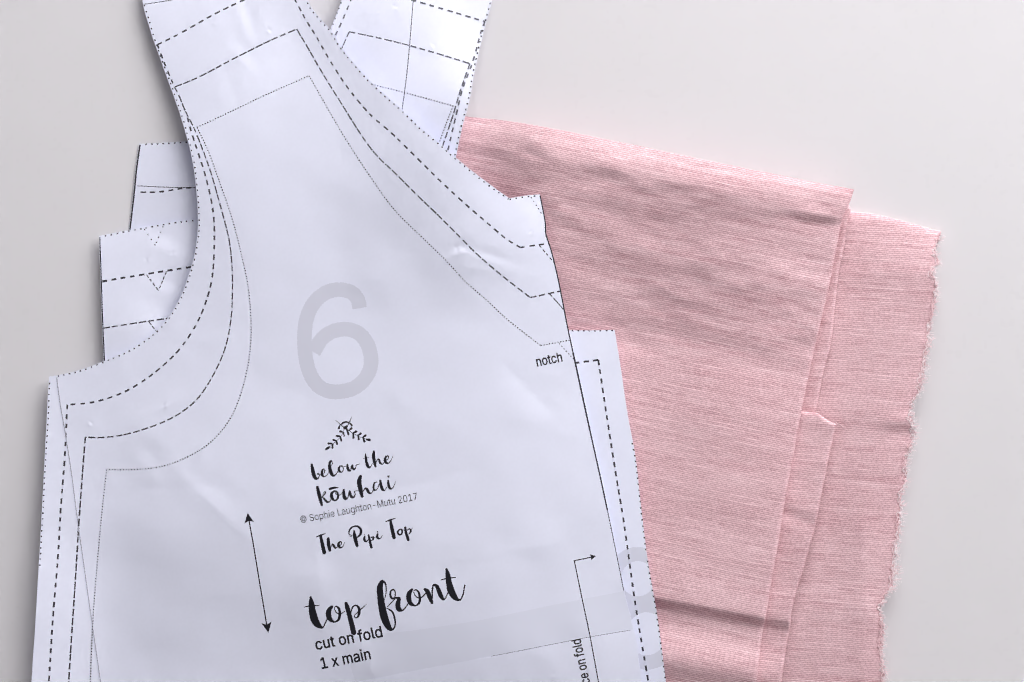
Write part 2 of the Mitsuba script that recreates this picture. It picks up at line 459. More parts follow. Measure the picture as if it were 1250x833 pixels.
FAB = "folded_fabric"
near = lambda a: ndimage.gaussian_filter(a, 1.0)
zf0 = fabric_z(under, z0, 0.12 + (z0 - 0.5 - 0.12) * sstep(-34, -8, e0) * sstep(4, 30, t0), 8)
add("under_layer", mikit.ply(sheet_mesh(under, zf0, 0.5, 3.2, (0.7, 1.6, 3, 5, 8)), "fabric_under", smooth=50), FAB)
zf1 = fabric_z(ply_in, z1, z1 - 1.1, 4)
add("inner_ply", mikit.ply(sheet_mesh(ply_in, zf1, 0.6, 3.2, (0.6, 1.4, 2.6, 4)), "fabric_ply", smooth=50), FAB)
zf2 = fabric_z(flap, z2, z2 - 1.2, 4)
add("turned_flap", mikit.ply(sheet_mesh(flap, zf2, 0.8, 3.2, (0.6, 1.4, 2.6, 4)), "fabric_ply", smooth=50), FAB)
zf3 = fabric_z(upper, z3, z3 - ndimage.gaussian_filter(np.where(t3 < 70, 0.9 + 2.1 * np.clip((1039 - MX) / 140, 0, 1), 0.9), 6), ndimage.gaussian_filter(r_edge, 6), True)
def belly(x, y, z):
    """The underside of the folded edge, rolling in under the pile."""
    k = np.clip(shapely.distance(upper.exterior, shapely.points(x, y)) / 46, 0, 1)
    return 0.5 + (z - 1.0 - 0.5) * (1 - k) ** 1.6


add("upper_layer", mikit.ply(sheet_mesh(upper, zf3, 0.8, 3.0, (0.6, 1.4, 2.6, 4.2, 6.5, 9, 12, 18, 26, 34), bottom=belly), "fabric_upper", smooth=50), FAB)
tag(FAB, "pink woven fabric folded in layers, frayed along its right edge", "fabric")
labels[FAB + "__under_layer"] = {"label": "lowest layer reaching furthest right, with the frayed edge"}
labels[FAB + "__inner_ply"] = {"label": "narrow ply showing beside the upper fold"}
labels[FAB + "__turned_flap"] = {"label": "rumpled strip with a torn upper end beside the upper fold"}

# loose yarn ends along the torn edge
paths, rad, ppaths, prad = [], [], [], []
acc = np.concatenate([[0], np.cumsum(np.hypot(*np.diff(fray_line, axis=0).T))])
for k in range(760):
    s = rng.uniform(0, acc[-1] - 2)
    x, y = np.interp(s, acc, fray_line[:, 0]), np.interp(s, acc, fray_line[:, 1])
    thick_here = noise2(np.array([x]), np.array([y]), 26, 41, 2)[0] + 0.5
    L = rng.uniform(3, 5 + 22 * max(thick_here, 0) ** 2)
    a = math.radians(rng.normal(4, 26))
    bend = rng.normal(0, 0.05)
    t = np.linspace(0, 1, 6)
    ang = a + bend * L * t
    px = x - 2.5 + np.concatenate([[0], np.cumsum(np.cos(ang[1:]) * L / 5)])
    py = y + np.concatenate([[0], np.cumsum(np.sin(ang[1:]) * L / 5)])
    zz = zf0(np.array([x - 2.5]), np.array([y]))[0]
    pz = np.maximum(zz + 0.1 + rng.uniform(-0.4, 1.0) * t * 1.2, 0.12)
    which = (ppaths, prad) if rng.random() < 0.55 else (paths, rad)
    which[0].append(W(np.column_stack([px, py]), pz)); which[1].append(S * rng.uniform(0.34, 0.62))
for k in range(150):                                            # curly warp ends lying along the edge
    s = rng.uniform(0, acc[-1] - 30)
    n = rng.integers(6, 14)
    ss = s + np.arange(n) * rng.uniform(1.4, 2.4)
    x, y = np.interp(ss, acc, fray_line[:, 0]), np.interp(ss, acc, fray_line[:, 1])
    x = x + rng.uniform(-5, 1.5) + 1.5 * np.sin(ss * rng.uniform(0.3, 0.7) + k)
    zz = np.array([zf0(np.array([a]), np.array([b]))[0] if under.contains(Point(a, b)) else 0.2 for a, b in zip(x, y)])
    (ppaths if k % 2 else paths).append(W(np.column_stack([x, y]), zz + rng.uniform(0.1, 0.5)))
    (prad if k % 2 else rad).append(S * rng.uniform(0.35, 0.6))
for pts in (np.array([(1019, 516, 4.2), (1024, 518, 3.6), (1028, 521, 3.0), (1030, 524, 2.6)]),):     # a loose end at the flap's corner
    paths.append(W(pts[:, :2], pts[:, 2] + 0.6)); rad.append(S * 0.5)
k1 = add("frayed_yarn", mikit.ply(tubes(paths, rad), "thread", smooth=True), FAB)
k2 = add("pale_yarn", mikit.ply(tubes(ppaths, prad), "pale_thread", smooth=True), FAB)
tag(k1, "pink loose yarn ends of the frayed edge", kind="stuff")
tag(k2, "whitish loose yarn ends of the frayed edge", kind="stuff")

# ------------------------------------------------------------------ paper sheets: outlines
MAIN_LEFT = [(173, -30), (174, -8), (176, 8), (186, 42), (198, 76), (209, 106), (218, 131), (228, 162), (236.5, 195), (241, 226), (243.5, 262), (243, 285), (239.5, 310), (232, 337), (222, 363), (207, 388), (191, 405), (165, 424), (128, 441), (98, 452), (70, 458.5), (61.5, 459.5)]
MAIN_SIDE = [(61.5, 459.5), (58, 530), (53.5, 620), (50, 690), (46, 760), (41, 833), (39, 880)]
MAIN_FOLD = [(658.5, 239.5), (662.5, 256), (666, 275), (666.4, 287), (670, 298), (674, 311), (681, 340), (693, 400.5), (706, 460), (720, 525), (741, 621), (761, 720), (770, 755), (776.5, 788), (782, 833), (788, 880)]
MAIN_NECK = [(373, -30), (376, -8), (378.5, 6), (385, 16), (394, 27), (404, 38), (418, 60), (440, 87), (462, 110), (490, 135), (515, 159), (540, 180), (566, 203), (592, 223), (608, 235), (622, 244.5)]
NECK_STEP = [(622, 244.5), (632, 242.5), (645, 240.5), (658.5, 239.5)]
main_out = Polygon(np.vstack([curve(MAIN_LEFT, 3), curve(MAIN_SIDE, 4)[1:], curve(MAIN_FOLD, 3)[::-1], curve(NECK_STEP, 3)[::-1][1:], curve(MAIN_NECK, 3)[::-1][1:]])).buffer(0)
_c = np.array(main_out.exterior.coords)
main_out = Polygon(_c + 0.9 * np.column_stack([noise2(_c[:, 0], _c[:, 1], 14, 31, 2), noise2(_c[:, 0], _c[:, 1], 14, 32, 2)])).buffer(0)
STRAP_R = [(606, -30), (601, 0), (591, 38), (580, 88), (573, 128), (565, 158), (557, 196)]
STRAP_L = [(426, -30), (418, 0), (410, 22), (404, 37), (396, 60)]
strap_out = Polygon(np.vstack([curve(STRAP_R, 3), [(540, 260), (440, 260), (390, 150)], curve(STRAP_L, 3)[::-1]]))
A_LEFT, A_TOP = [(170, 176), (166, 205), (163, 235), (157, 285)], [(170, 176), (200, 174.5), (238, 172), (300, 166)]
a_out = Polygon(np.vstack([curve(A_LEFT, 3), [(152, 330), (300, 330)], curve(A_TOP, 3)[::-1]]))
B_LEFT, B_TOP = [(122, 288.5), (123.5, 330), (126, 400), (128, 445), (130, 500)], [(122, 288.5), (150, 283), (176, 278), (205, 272.5), (243, 267.5), (300, 260)]
b_out = Polygon(np.vstack([curve(B_LEFT, 3), [(300, 500)], curve(B_TOP, 3)[::-1]]))
E_TOP, E_RIGHT = [(640, 405), (694, 403.5), (722, 403.5), (749.5, 403)], [(749.5, 403), (756, 443), (765, 504), (774.5, 556), (781.6, 620), (790, 686), (801, 750), (812, 833), (818, 880)]
e_out = Polygon(np.vstack([E_TOP, curve(E_RIGHT, 4)[1:], [(640, 880)]]))

PINS = [(203, 495, 0.6), (112, 517, 2.2), (560, 305, 0.2), (648, 286, 0.9), (675, 821, 1.2), (262, 29, 1.0), (330, 40, 2.0), (181, 317.5, 0.3), (213, 310, 0.9), (483, 11, 1.3), (529, 58, 2.6), (716, 812, 0.4)]
DENTS = [(597, 316, 30, 5, 0.3, 0.45), (560, 308, 16, 7, -0.3, 0.5), (300, 70, 22, 10, 0.9, 0.4), (300, 22, 30, 9, 1.2, 0.45), (255, 600, 40, 16, 0.6, 0.35), (180, 560, 30, 12, 0.8, 0.3), (440, 780, 20, 40, 0.2, 0.6),
         (590, 690, 60, 22, -0.5, 0.4), (480, 330, 50, 30, 0.9, 0.35), (640, 490, 40, 25, 0.3, 0.3), (190, 520, 20, 26, 0.1, 0.4), (395, 700, 26, 40, 0.1, 0.5), (680, 790, 16, 30, 0.1, 0.35), (205, 350, 16, 14, 0.2, 0.5), (200, 296, 22, 14, 0.4, 0.5)]


CREASES = [(545, 322, 640, 338, 0.30), (150, 520, 262, 470, 0.22), (190, 545, 350, 700, 0.20), (440, 610, 610, 560, -0.22), (520, 690, 700, 655, 0.2), (250, 95, 345, 20, 0.25), (268, 60, 300, 150, -0.2), (385, 640, 395, 740, 0.25), (600, 430, 690, 520, -0.18), (440, 770, 460, 833, 0.3), (130, 600, 300, 590, -0.15)]


def paper_relief(seed, amount):
    def extra(x, y):
        z = amount * (0.9 * noise2(x, y, 95, seed, 2) + 0.36 * noise2(x, y, 38, seed + 1, 2) + 0.08 * noise2(x, y, 13, seed + 2, 2))
        for cx, cy, a in PINS:
            dx, dy = x - cx, y - cy
            z = z + 0.18 * (dx * math.cos(a) + dy * math.sin(a)) / 2.2 * np.exp(-(dx ** 2 + dy ** 2) / (2 * 2.0 ** 2)) + 0.04 * np.exp(-(dx ** 2 + dy ** 2) / (2 * 9.0 ** 2))
        for cx, cy, l, w, a, h in DENTS:
            dx, dy = x - cx, y - cy
            p, q = (dx * math.cos(a) + dy * math.sin(a)) / l, (-dx * math.sin(a) + dy * math.cos(a)) / w
            z = z + h * q * np.exp(-p ** 2 - q ** 2)
        for x0, y0, x1, y1, h in CREASES:
            l = math.hypot(x1 - x0, y1 - y0)
            p, q = ((x - x0) * (x1 - x0) + (y - y0) * (y1 - y0)) / l, np.abs(-(x - x0) * (y1 - y0) + (y - y0) * (x1 - x0)) / l
            z = z + h * np.exp(-np.sqrt(q * q + 1.2) / 9) * sstep(0, 0.3 * l, p) * sstep(l, 0.7 * l, p)
        return z
    return extra


fine = [(x, y, 9, 0.9) for x, y, a in PINS]
mask = lambda poly: shapely.contains_xy(poly, MX.ravel(), MY.ravel()).reshape(MX.shape)
stack = np.maximum(np.maximum(H0, H1), np.maximum(H2, H3))

HA = settle(rbf([(170, 176, 0.5), (158, 282, 0.5), (240, 176, 1.2), (240, 260, 1.8), (200, 225, 1.5), (185, 200, 0.9), (300, 300, 1)]), np.zeros_like(MX), 0.3)
stack = np.maximum(stack, np.where(mask(a_out), HA, 0))
HB = settle(rbf([(122, 288, 3.0), (124, 360, 3.4), (128, 440, 3.2), (170, 280, 2.6), (240, 268, 2.6), (190, 330, 3.0), (205, 385, 2.4), (180, 400, 3.6), (300, 400, 2)]), stack * mask(b_out), 0.35)
stack = np.maximum(stack, np.where(mask(b_out), HB, 0))
HS = settle(rbf([(418, 0, 3.5), (404, 37, 4.2), (460, 20, 5.0), (505, 0, 4.4), (500, 70, 6.2), (540, 20, 4.6), (601, 0, 2.4), (590, 40, 4.2), (573, 128, 13), (557, 196, 15), (540, 110, 9.6), (470, 110, 6.4), (440, 85, 5.2), (520, 160, 10.0), (450, 240, 8)]), stack * mask(strap_out), 0.35, sigma=16)
stack = np.maximum(stack, np.where(mask(strap_out), HS, 0))
HE = settle(rbf([(695, 404, 8), (749, 404, 8), (770, 540, 9.5), (790, 690, 10.5), (811, 833, 9), (700, 600, 9.5), (740, 780, 9.5)]), stack * mask(e_out), 0.3, sigma=24)
stack = np.maximum(stack, np.where(mask(e_out), HE, 0))
HM = settle(rbf([(40, 880, 6.4), (46, 770, 6.4), (50, 690, 6.4), (58, 530, 4.8), (62, 459, 4.0), (128, 441, 4.6), (205, 390, 5.2), (243, 290, 6.4), (238, 200, 7.4), (216, 125, 5.2), (196, 75, 4.2), (178, 12, 3.0), (170, -40, 1.2),
                 (280, 0, 4.4), (300, 120, 8.0), (376, 0, 6.0), (365, 40, 6.4), (404, 42, 8.8), (380, 70, 7.8), (440, 87, 11.0), (415, 130, 9.8), (490, 135, 13.4), (465, 180, 11.6), (540, 180, 16.0), (622, 244, 14.6), (658, 240, 13.0), (630, 285, 14.2),
                 (600, 320, 13.8), (690, 400, 11.2), (741, 620, 13.0), (782, 833, 11.4), (560, 420, 12.0), (450, 300, 9.8), (300, 300, 7.8), (300, 450, 6.4), (420, 560, 9.4), (560, 620, 11.2), (640, 700, 11.8),
                 (300, 640, 8.0), (420, 700, 8.2), (430, 800, 5.0), (330, 800, 3.2), (540, 800, 7.4), (205, 763, 2.6), (130, 760, 1.2), (200, 650, 5.2), (110, 690, 2.4), (120, 600, 3.4), (150, 500, 4.4), (200, 870, 0.4), (110, 850, 0.8), (430, 880, 2.0), (640, 870, 6.4)]), stack * mask(main_out), 0.4, sigma=36)

zA, zB = height_of(HA, paper_relief(51, 0.6)), height_of(HB, paper_relief(61, 0.7))
zS, zE = height_of(HS, paper_relief(71, 0.8)), height_of(HE, paper_relief(81, 0.5))
zM = height_of(HM, paper_relief(91, 1.0))

THICK, INK = 0.10, 0.05
D1, D2, D3, D4 = ((1.9, 5.2), 1.75), ((6.0, 5.4), 1.85), ((8.4, 2.6), 1.6), ((1.6, 1.8), 1.4)
GROUP = "paper sewing pattern pieces"


def printed(parent, zf, out, *jobs, ink="line_ink", lift=INK):
    """Printed lines: each is one part; job = (path, dash style or None, width override)."""
    for path, style, *w in jobs:
        p = curve(path, 2.0) if len(path) > 2 else np.asarray(path, float)
        m = ribbons(p, w[0] if w else (style[1] if style else 1.2), zf, lift, style[0] if style else None, 0.16 if style else 0.0, out)
        if m is not None:
            add("printed_line", mikit.ply(m, ink), parent)


def edge_dots(parent, zf, out, path, inset, ink="line_ink", wander=1.4):
    """The dotted cutting line, of which the scissors left what lies inside the outline."""
    p = curve(path, 2.0)
    t = np.gradient(p, axis=0); t /= np.linalg.norm(t, axis=1, keepdims=True)
    nrm = np.column_stack([-t[:, 1], t[:, 0]])
    mid = p + nrm * 2
    side = 1 if shapely.contains_xy(out, mid[:, 0], mid[:, 1]).mean() > 0.5 else -1
    k = inset + wander * noise2(p[:, 0], p[:, 1], 30, 15, 2)
    q = p + nrm * side * k[:, None]
    m = ribbons(q, D1[1], zf, INK, D1[0], 0.2, out.buffer(-0.35))
    if m is not None:
        add("printed_line", mikit.ply(m, ink), parent)


# ------------------------------------------------------------------ the two sheets in the armhole
PA = add("sheet", mikit.ply(sheet_mesh(a_out, zA, THICK, 4.0), "paper", smooth=60), "pattern_piece")
PA = "pattern_piece"
edge_dots(PA, zA, a_out, A_TOP, 1.2)
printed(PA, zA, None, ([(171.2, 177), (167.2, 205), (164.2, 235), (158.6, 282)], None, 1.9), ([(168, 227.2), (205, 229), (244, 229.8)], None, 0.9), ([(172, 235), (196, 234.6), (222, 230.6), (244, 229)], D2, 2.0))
tag(PA, "upper of the two paper strips in the armhole, shaded, with a dark left edge", "paper pattern", GROUP)

PB = "pattern_piece_001"
scene[PB + "__sheet"] = mikit.ply(sheet_mesh(b_out, zB, THICK, 4.0, fine=fine), "paper", smooth=60)
edge_dots(PB, zB, b_out, B_TOP, 1.3)
printed(PB, zB, None, ([(123, 290), (124.5, 330), (127, 400), (129, 445)], None, 1.4), ([(126, 344), (152, 339.5), (179.5, 335), (207, 330.5), (236, 326)], D2, 2.4), ([(127, 401), (155, 396.5), (182.6, 392.3), (212, 388)], D3),
        ([(177, 280), (190.5, 300)], D1, 1.4), ([(200, 276.5), (190.5, 300)], D1, 1.4), ([(180, 336), (194.4, 355)], ((4, 2.2), 1.4)), ([(204, 332), (194.4, 355)], ((4, 2.2), 1.4)), ([(183, 393), (187, 398.5), (192, 405)], ((5, 1.6), 1.4)))
tag(PB, "lower of the two paper strips in the armhole, marked with small triangle notches", "paper pattern", GROUP)

# ------------------------------------------------------------------ the strap sheet, top, between the neckline and the fabric
PS = "pattern_piece_002"
JOIN_S = [(506, -30), (505.5, 0), (501, 59), (497, 100), (492, 140), (486, 200), (480, 260)]
left_half = Polygon([(0, -60)] + JOIN_S + [(480, 400), (0, 400)])
scene[PS + "__page"] = mikit.ply(sheet_mesh(strap_out.intersection(left_half), zS, THICK, 4.0, fine=fine), "paper", smooth=60)
scene[PS + "__page_001"] = mikit.ply(sheet_mesh(strap_out.difference(left_half.buffer(-5)), lambda x, y: zS(x, y) - 0.13, THICK, 4.0, fine=fine), "paper", smooth=60)
edge_dots(PS, zS, strap_out, STRAP_R, 1.5)
edge_dots(PS, zS, strap_out, [(426, -30), (418, 0), (410, 22), (404, 37)], 0.7, "thin_ink")
printed(PS, zS, None, ([(430, -2), (428, 4), (415.7, 33), (408.5, 48)], D2, 1.9), ([(470, -8), (504, 1.8), (548, 14.5), (592, 27.5)], D2, 1.9), ([(592, 27.5), (588, 38), (577, 79), (565, 112), (557.6, 143), (547.5, 186)], D2, 1.9),
        ([(415, 67), (417.5, 61.5), (427, 40.4)], D3, 1.6), ([(427, 40.4), (460, 47.5), (498.7, 57), (540, 69), (574, 80)], D3), ([(574, 80), (563, 112), (553.8, 143), (539, 187)], D3, 1.7),
        ([(448, 103), (495, 115), (553.8, 132)], D4), ([(553.8, 132), (545, 155), (535, 182)], D4), ([(505, 0), (500.4, 59), (496.4, 100), (491, 140)], None, 1.0), ink="thin_ink")
tag(PS, "white paper strap right of the neckline, overlapping the pink fabric's top left corner", "paper pattern", GROUP)

# ------------------------------------------------------------------ the sheet showing right of the fold line
PE = "pattern_piece_003"
scene[PE + "__sheet"] = mikit.ply(sheet_mesh(e_out, zE, THICK, 4.0), "paper", smooth=60)
edge_dots(PE, zE, e_out, [(690, 403.5), (722, 403.5), (749, 403)], 0.5)
edge_dots(PE, zE, e_out, [(771, 540), (774.5, 556), (781.6, 620), (790, 686), (801, 750), (812, 833)], 0.6)
printed(PE, zE, None, ([(690, 445.3), (703, 443), (729.6, 439.4)], D2, 2.2), ([(729.6, 439.4), (741, 515), (753, 591), (760, 633), (775, 739), (792, 840)], D2, 2.2))
ellipse = lambda cx, cy, rx, ry: np.column_stack([cx + rx * np.cos(np.linspace(0, 2 * np.pi, 73)), cy + ry * np.sin(np.linspace(0, 2 * np.pi, 73))])
eight = unary_union([LineString(ellipse(777.5, 704.3, 29, 29.8)).buffer(8.5), LineString(ellipse(788, 771, 32.5, 34.8)).buffer(8.8)]).intersection(e_out.buffer(-0.4))
scene[PE + "__numeral"] = mikit.ply(flat_print(eight, zE, 0.03), "grey_ink")
labels[PE + "__numeral"] = {"label": "large pale grey printed 8, partly hidden"}
tag(PE, "narrow white paper strip with part of a pale grey 8, lying on the pink fabric", "paper pattern", GROUP)

# ------------------------------------------------------------------ the large front piece on top
PM = "pattern_piece_004"
JOIN_L = [(69, 440), (70, 459), (73.5, 485), (81, 530), (87, 570), (96, 640), (104, 700), (113, 765), (122, 833), (128, 890)]
JOIN_B = [(240, 880), (440, 831), (527, 813.5), (600, 799), (674, 784), (719, 775), (774, 765.5), (800, 761)]
left_part = Polygon([(-50, 440)] + JOIN_L + [(-50, 890)])
low_part = Polygon(JOIN_B + [(800, 950), (240, 950)])
scene[PM + "__page"] = mikit.ply(sheet_mesh(main_out.difference(left_part).difference(low_part.buffer(-3)), zM, THICK, 4.0, fine=fine), "paper", smooth=60)
scene[PM + "__page_001"] = mikit.ply(sheet_mesh(main_out.intersection(left_part.buffer(6)), lambda x, y: zM(x, y) - 0.2, THICK, 4.0), "paper", smooth=60)
lower_piece = main_out.intersection(low_part).difference(left_part)
scene[PM + "__page_002"] = mikit.ply(sheet_mesh(lower_piece, lambda x, y: zM(x, y) + 0.13, THICK, 4.0, fine=fine), "paper", smooth=60)
low_fn = lambda x, y: zM(x, y) + np.where(shapely.contains_xy(low_part, x, y), 0.13, np.where(shapely.contains_xy(left_part, x, y), -0.16 + 0.17 * 0, 0.0))
# (the print is laid page by page, so it follows each page's own height)
TAPE = [(418, 779), (444, 774), (506, 767), (569, 757), (600, 751), (677, 734.5), (753, 719.5), (765, 717)]
tape = Polygon(TAPE + [(774, 765)] + JOIN_B[1:6][::-1] + [(434, 832)]).buffer(-0.6).intersection(main_out.buffer(-0.8))
scene[PM + "__tape"] = mikit.ply(flat_print(tape, zM, 0.035), "tape")
labels[PM + "__tape"] = {"label": "greyish strip of matt tape across the lower end"}


def z_print(x, y):
    x, y = np.asarray(x, float), np.asarray(y, float)
    return zM(x, y) + np.where(shapely.contains_xy(low_part, x, y), 0.13, 0.03 * shapely.contains_xy(tape, x, y))


def z_print_left(x, y):
    x, y = np.asarray(x, float), np.asarray(y, float)
    return zM(x, y) - 0.195 * shapely.contains_xy(left_part, x, y)


edge_dots(PM, zM, main_out, [(176, 8), (186, 42), (198, 76), (209, 106), (218, 131), (228, 162), (236.5, 195), (241, 226), (243.5, 262), (243, 285), (239.5, 310), (232, 337), (222, 363), (207, 388), (191, 405), (165, 424), (128, 441), (98, 452), (72, 458)], 1.5)
edge_dots(PM, z_print_left, main_out, MAIN_SIDE[:4], 1.3)
edge_dots(PM, zM, main_out, MAIN_NECK, 1.6)
edge_dots(PM, zM, main_out, NECK_STEP, 1.6)
printed(PM, zM, None,
        ([(193.5, 56), (215, 45.5), (238, 33), (262, 19.5), (306, -2)], D2), ([(193.5, 56), (204, 83), (213, 104)], D2, 1.9),
        ([(230.8, 145), (233, 154), (241, 179), (250, 206), (257, 232), (262.5, 262), (263.5, 300), (261, 338), (255, 363), (243, 393), (222, 425), (200, 447), (175, 466), (150, 480), (115, 491), (84, 494)], D2, 2.0),
        ([(360, 0), (363, 5), (374.4, 26), (387.4, 47), (404, 76), (427, 111), (454, 143), (478, 164), (504, 189.5), (540, 225), (566, 249), (598, 276.6), (619, 294), (635, 303.6)], D2),
        ([(635, 303.6), (669.5, 298.5)], D2),
        ([(215, 107.5), (242, 96.8), (288, 73), (330, 52), (363.5, 37.6)], D3),
        ([(363.5, 37.6), (378, 62), (393, 88), (418.6, 129.3), (449, 176.6), (465, 196), (481, 211), (510, 240), (540, 269), (561, 290), (582, 311), (611, 336), (647, 364)], D3), ([(647, 364), (684, 356)], D3),
        ([(214.5, 107.5), (219.5, 117), (228, 137), (239, 158.5), (257.6, 206), (271.7, 254.7), (282, 296), (285.3, 330), (285.3, 365), (283.5, 391), (276, 426.6), (259.4, 462.4), (242.7, 486.7), (224.8, 502), (204.3, 513.6), (173.6, 525), (148, 531.5), (125, 534), (105.8, 533.6)], D3, 1.6),
        ([(242.4, 157), (270, 144.6), (324, 119), (379, 94.7)], D4), ([(379, 94.7), (395.5, 124), (421, 167.7), (449, 211), (483, 258), (515, 290), (545, 319), (569, 345), (593, 366), (620, 391), (659.6, 422)], D4), ([(659.6, 422), (694.5, 415.6)], D4),
        ([(242.4, 157), (256, 185), (271.7, 228), (286, 270), (297, 313.6), (303.7, 345), (307.8, 385), (307.6, 419), (303.5, 450), (294, 485.4), (281, 513.6), (257, 541), (225, 560), (196.6, 569.5), (163, 573), (131.5, 573)], D4, 1.5),
        ([(648, 243), (661, 263)], ((1.6, 3.6), 1.3)), ([(658, 301), (676, 322)], ((4, 2.4), 1.2)), ([(670, 359), (680, 370), (689.5, 381)], ((6, 1.0), 1.2)), ([(682, 419.5), (702, 441)], ((1.8, 2.2), 1.1)),
        ([(659, 241), (662, 256), (665.3, 275), (665.8, 287), (669.4, 298), (673.4, 311), (680.4, 340), (692.4, 400.5), (699, 431)], None, 1.5), ([(699, 431), (705.3, 460), (713, 496), (719.3, 525)], None, 2.0), ([(719.3, 525), (730, 573), (740.3, 621)], None, 1.7), ([(740.3, 621), (750, 668), (760, 718)], None, 0.9))
printed(PM, z_print_left, None, ([(84, 494), (83.2, 510), (80.6, 560), (76, 620), (72.5, 681), (67, 750), (61, 840)], D2, 2.2))
printed(PM, z_print_left, None, ([(105.8, 533.6), (103.6, 560), (97, 648.5), (92, 727), (84.4, 840)], ((8.6, 2.4), 1.9)))
printed(PM, z_print, None, ([(131.5, 573), (125.6, 625.6), (115, 743.6), (110.5, 840)], D4))
printed(PM, zM, None, ([(71, 461), (74.3, 486), (81.8, 531), (88, 571), (97, 641), (105, 701), (114, 766), (124, 840)], None, 0.8), ink="faint_ink")
printed(PM, z_print, None, ([(600, 798.2), (674, 783.2), (719, 774.2), (768, 766)], None, 0.55), ink="thin_ink")
printed(PM, zM, None, ([(176.5, 6.6), (200, 3.2), (226, -1.5)], None, 1.0), ink="thin_ink")
# fold bracket and grain arrow
tri = lambda tip, back, w: Polygon([tip, (back[0] + w * (tip[1] - back[1]), back[1] - w * (tip[0] - back[0])), (back[0] + 0.2 * (tip[0] - back[0]), back[1] + 0.2 * (tip[1] - back[1])), (back[0] - w * (tip[1] - back[1]), back[1] + w * (tip[0] - back[0]))])
bracket = unary_union([LineString([(722, 677.5), (700.3, 682), (709.5, 727)]).buffer(0.62, join_style=2), LineString([(709.5, 727), (719.3, 773), (732.5, 845)]).buffer(0.62), tri((726.5, 676.4), (719.5, 677.9), 0.5)])
add("fold_arrow", mikit.ply(flat_print(bracket, z_print, INK), "ink"), PM)
grain = unary_union([LineString([(305.6, 632), (311, 662), (327, 764)]).buffer(0.72), tri((304.3, 625), (306.2, 637), 0.48), tri((328.6, 771.5), (326.4, 759), 0.48)])
add("grain_arrow", mikit.ply(flat_print(grain, z_print, INK), "ink"), PM)

six = LineString(curve([(x / 3.906 + 300, y / 3.906 + 320) for x, y in [(548, 222), (541, 185), (514, 150), (470, 135), (425, 136), (372, 158), (322, 210), (294, 280), (286, 370), (291, 450), (312, 530), (350, 588), (400, 614), (450, 617), (520, 600), (570, 560), (600, 500), (600, 440), (580, 382), (540, 338), (480, 321), (420, 332), (370, 366), (330, 430)]], 2)).buffer(8.9, cap_style=2)
bowl_out = Polygon(ellipse(412, 444, 47, 50))
add("numeral", mikit.ply(flat_print(six, zM, 0.04), "grey_ink"), PM)
labels[PM + "__numeral"] = {"label": "large pale grey printed 6"}

# lettering: the brush script
TITLE_A = [[(88, 392, 16), (95, 450, 52), (105, 540, 72), (124, 620, 80), (150, 668, 68), (182, 696, 40), (207, 706, 18), (232, 665, 12), (262, 600, 13)], [(25, 495, 7), (70, 487, 13), (120, 482, 12), (174, 478, 7)],
           [(303, 492, 28), (273, 530, 48), (268, 580, 54), (288, 625, 42), (332, 648, 16), (370, 622, 26), (382, 570, 28), (374, 512, 24), (345, 488, 12), (330, 503, 8), (337, 538, 10), (365, 562, 12), (400, 560, 11), (432, 538, 9)],
           [(446, 456, 30), (456, 490, 44), (475, 560, 48), (500, 660, 51), (522, 755, 54)], [(497, 545, 12), (515, 494, 16), (545, 477, 14), (576, 505, 26), (578, 560, 28), (560, 600, 16), (540, 606, 12), (530, 582, 9), (552, 560, 9), (592, 522, 12), (648, 471, 6)]]
TITLE_B = [[(100, 236, 34), (82, 290, 60), (86, 380, 64), (101, 490, 74), (126, 600, 78), (156, 676, 66), (184, 716, 42), (206, 722, 22), (232, 690, 15), (233, 620, 18), (206, 542, 18), (166, 512, 13), (150, 506, 8)], [(108, 229, 24), (135, 250, 18), (146, 310, 13), (140, 370, 9), (124, 430, 7)],
           [(158, 490, 9), (215, 430, 11), (238, 404, 12)], [(233, 395, 10), (238, 350, 12), (222, 316, 14), (195, 327, 16), (186, 365, 20), (202, 404, 22), (240, 400, 18), (278, 402, 24)],
           [(275, 412, 40), (262, 480, 52), (276, 517, 48), (310, 526, 18), (345, 490, 12), (378, 440, 11)],
           [(407, 312, 22), (378, 355, 46), (373, 410, 50), (396, 458, 40), (440, 477, 14), (478, 450, 24), (485, 390, 24), (470, 336, 20), (440, 316, 12), (426, 328, 8), (436, 372, 10), (465, 396, 12), (505, 392, 13), (545, 350, 15)],
           [(538, 312, 28), (562, 332, 44), (585, 390, 44), (608, 445, 30)], [(612, 400, 13), (612, 320, 16), (626, 267, 18), (655, 277, 34), (680, 330, 45), (705, 388, 42), (727, 415, 18), (750, 390, 10), (768, 345, 11)],
           [(755, 104, 18), (768, 160, 48), (780, 240, 60), (800, 320, 72), (834, 383, 60), (868, 414, 30), (895, 414, 16), (920, 370, 14), (940, 267, 13)], [(695, 218, 6), (740, 205, 13), (800, 195, 13), (848, 190, 7)]]
title = brush(TITLE_A, (370, 680), 8.333).union(brush(TITLE_B, (455, 680), 8.333))
add("lettering", mikit.ply(flat_print(title, z_print, INK), "ink"), PM)
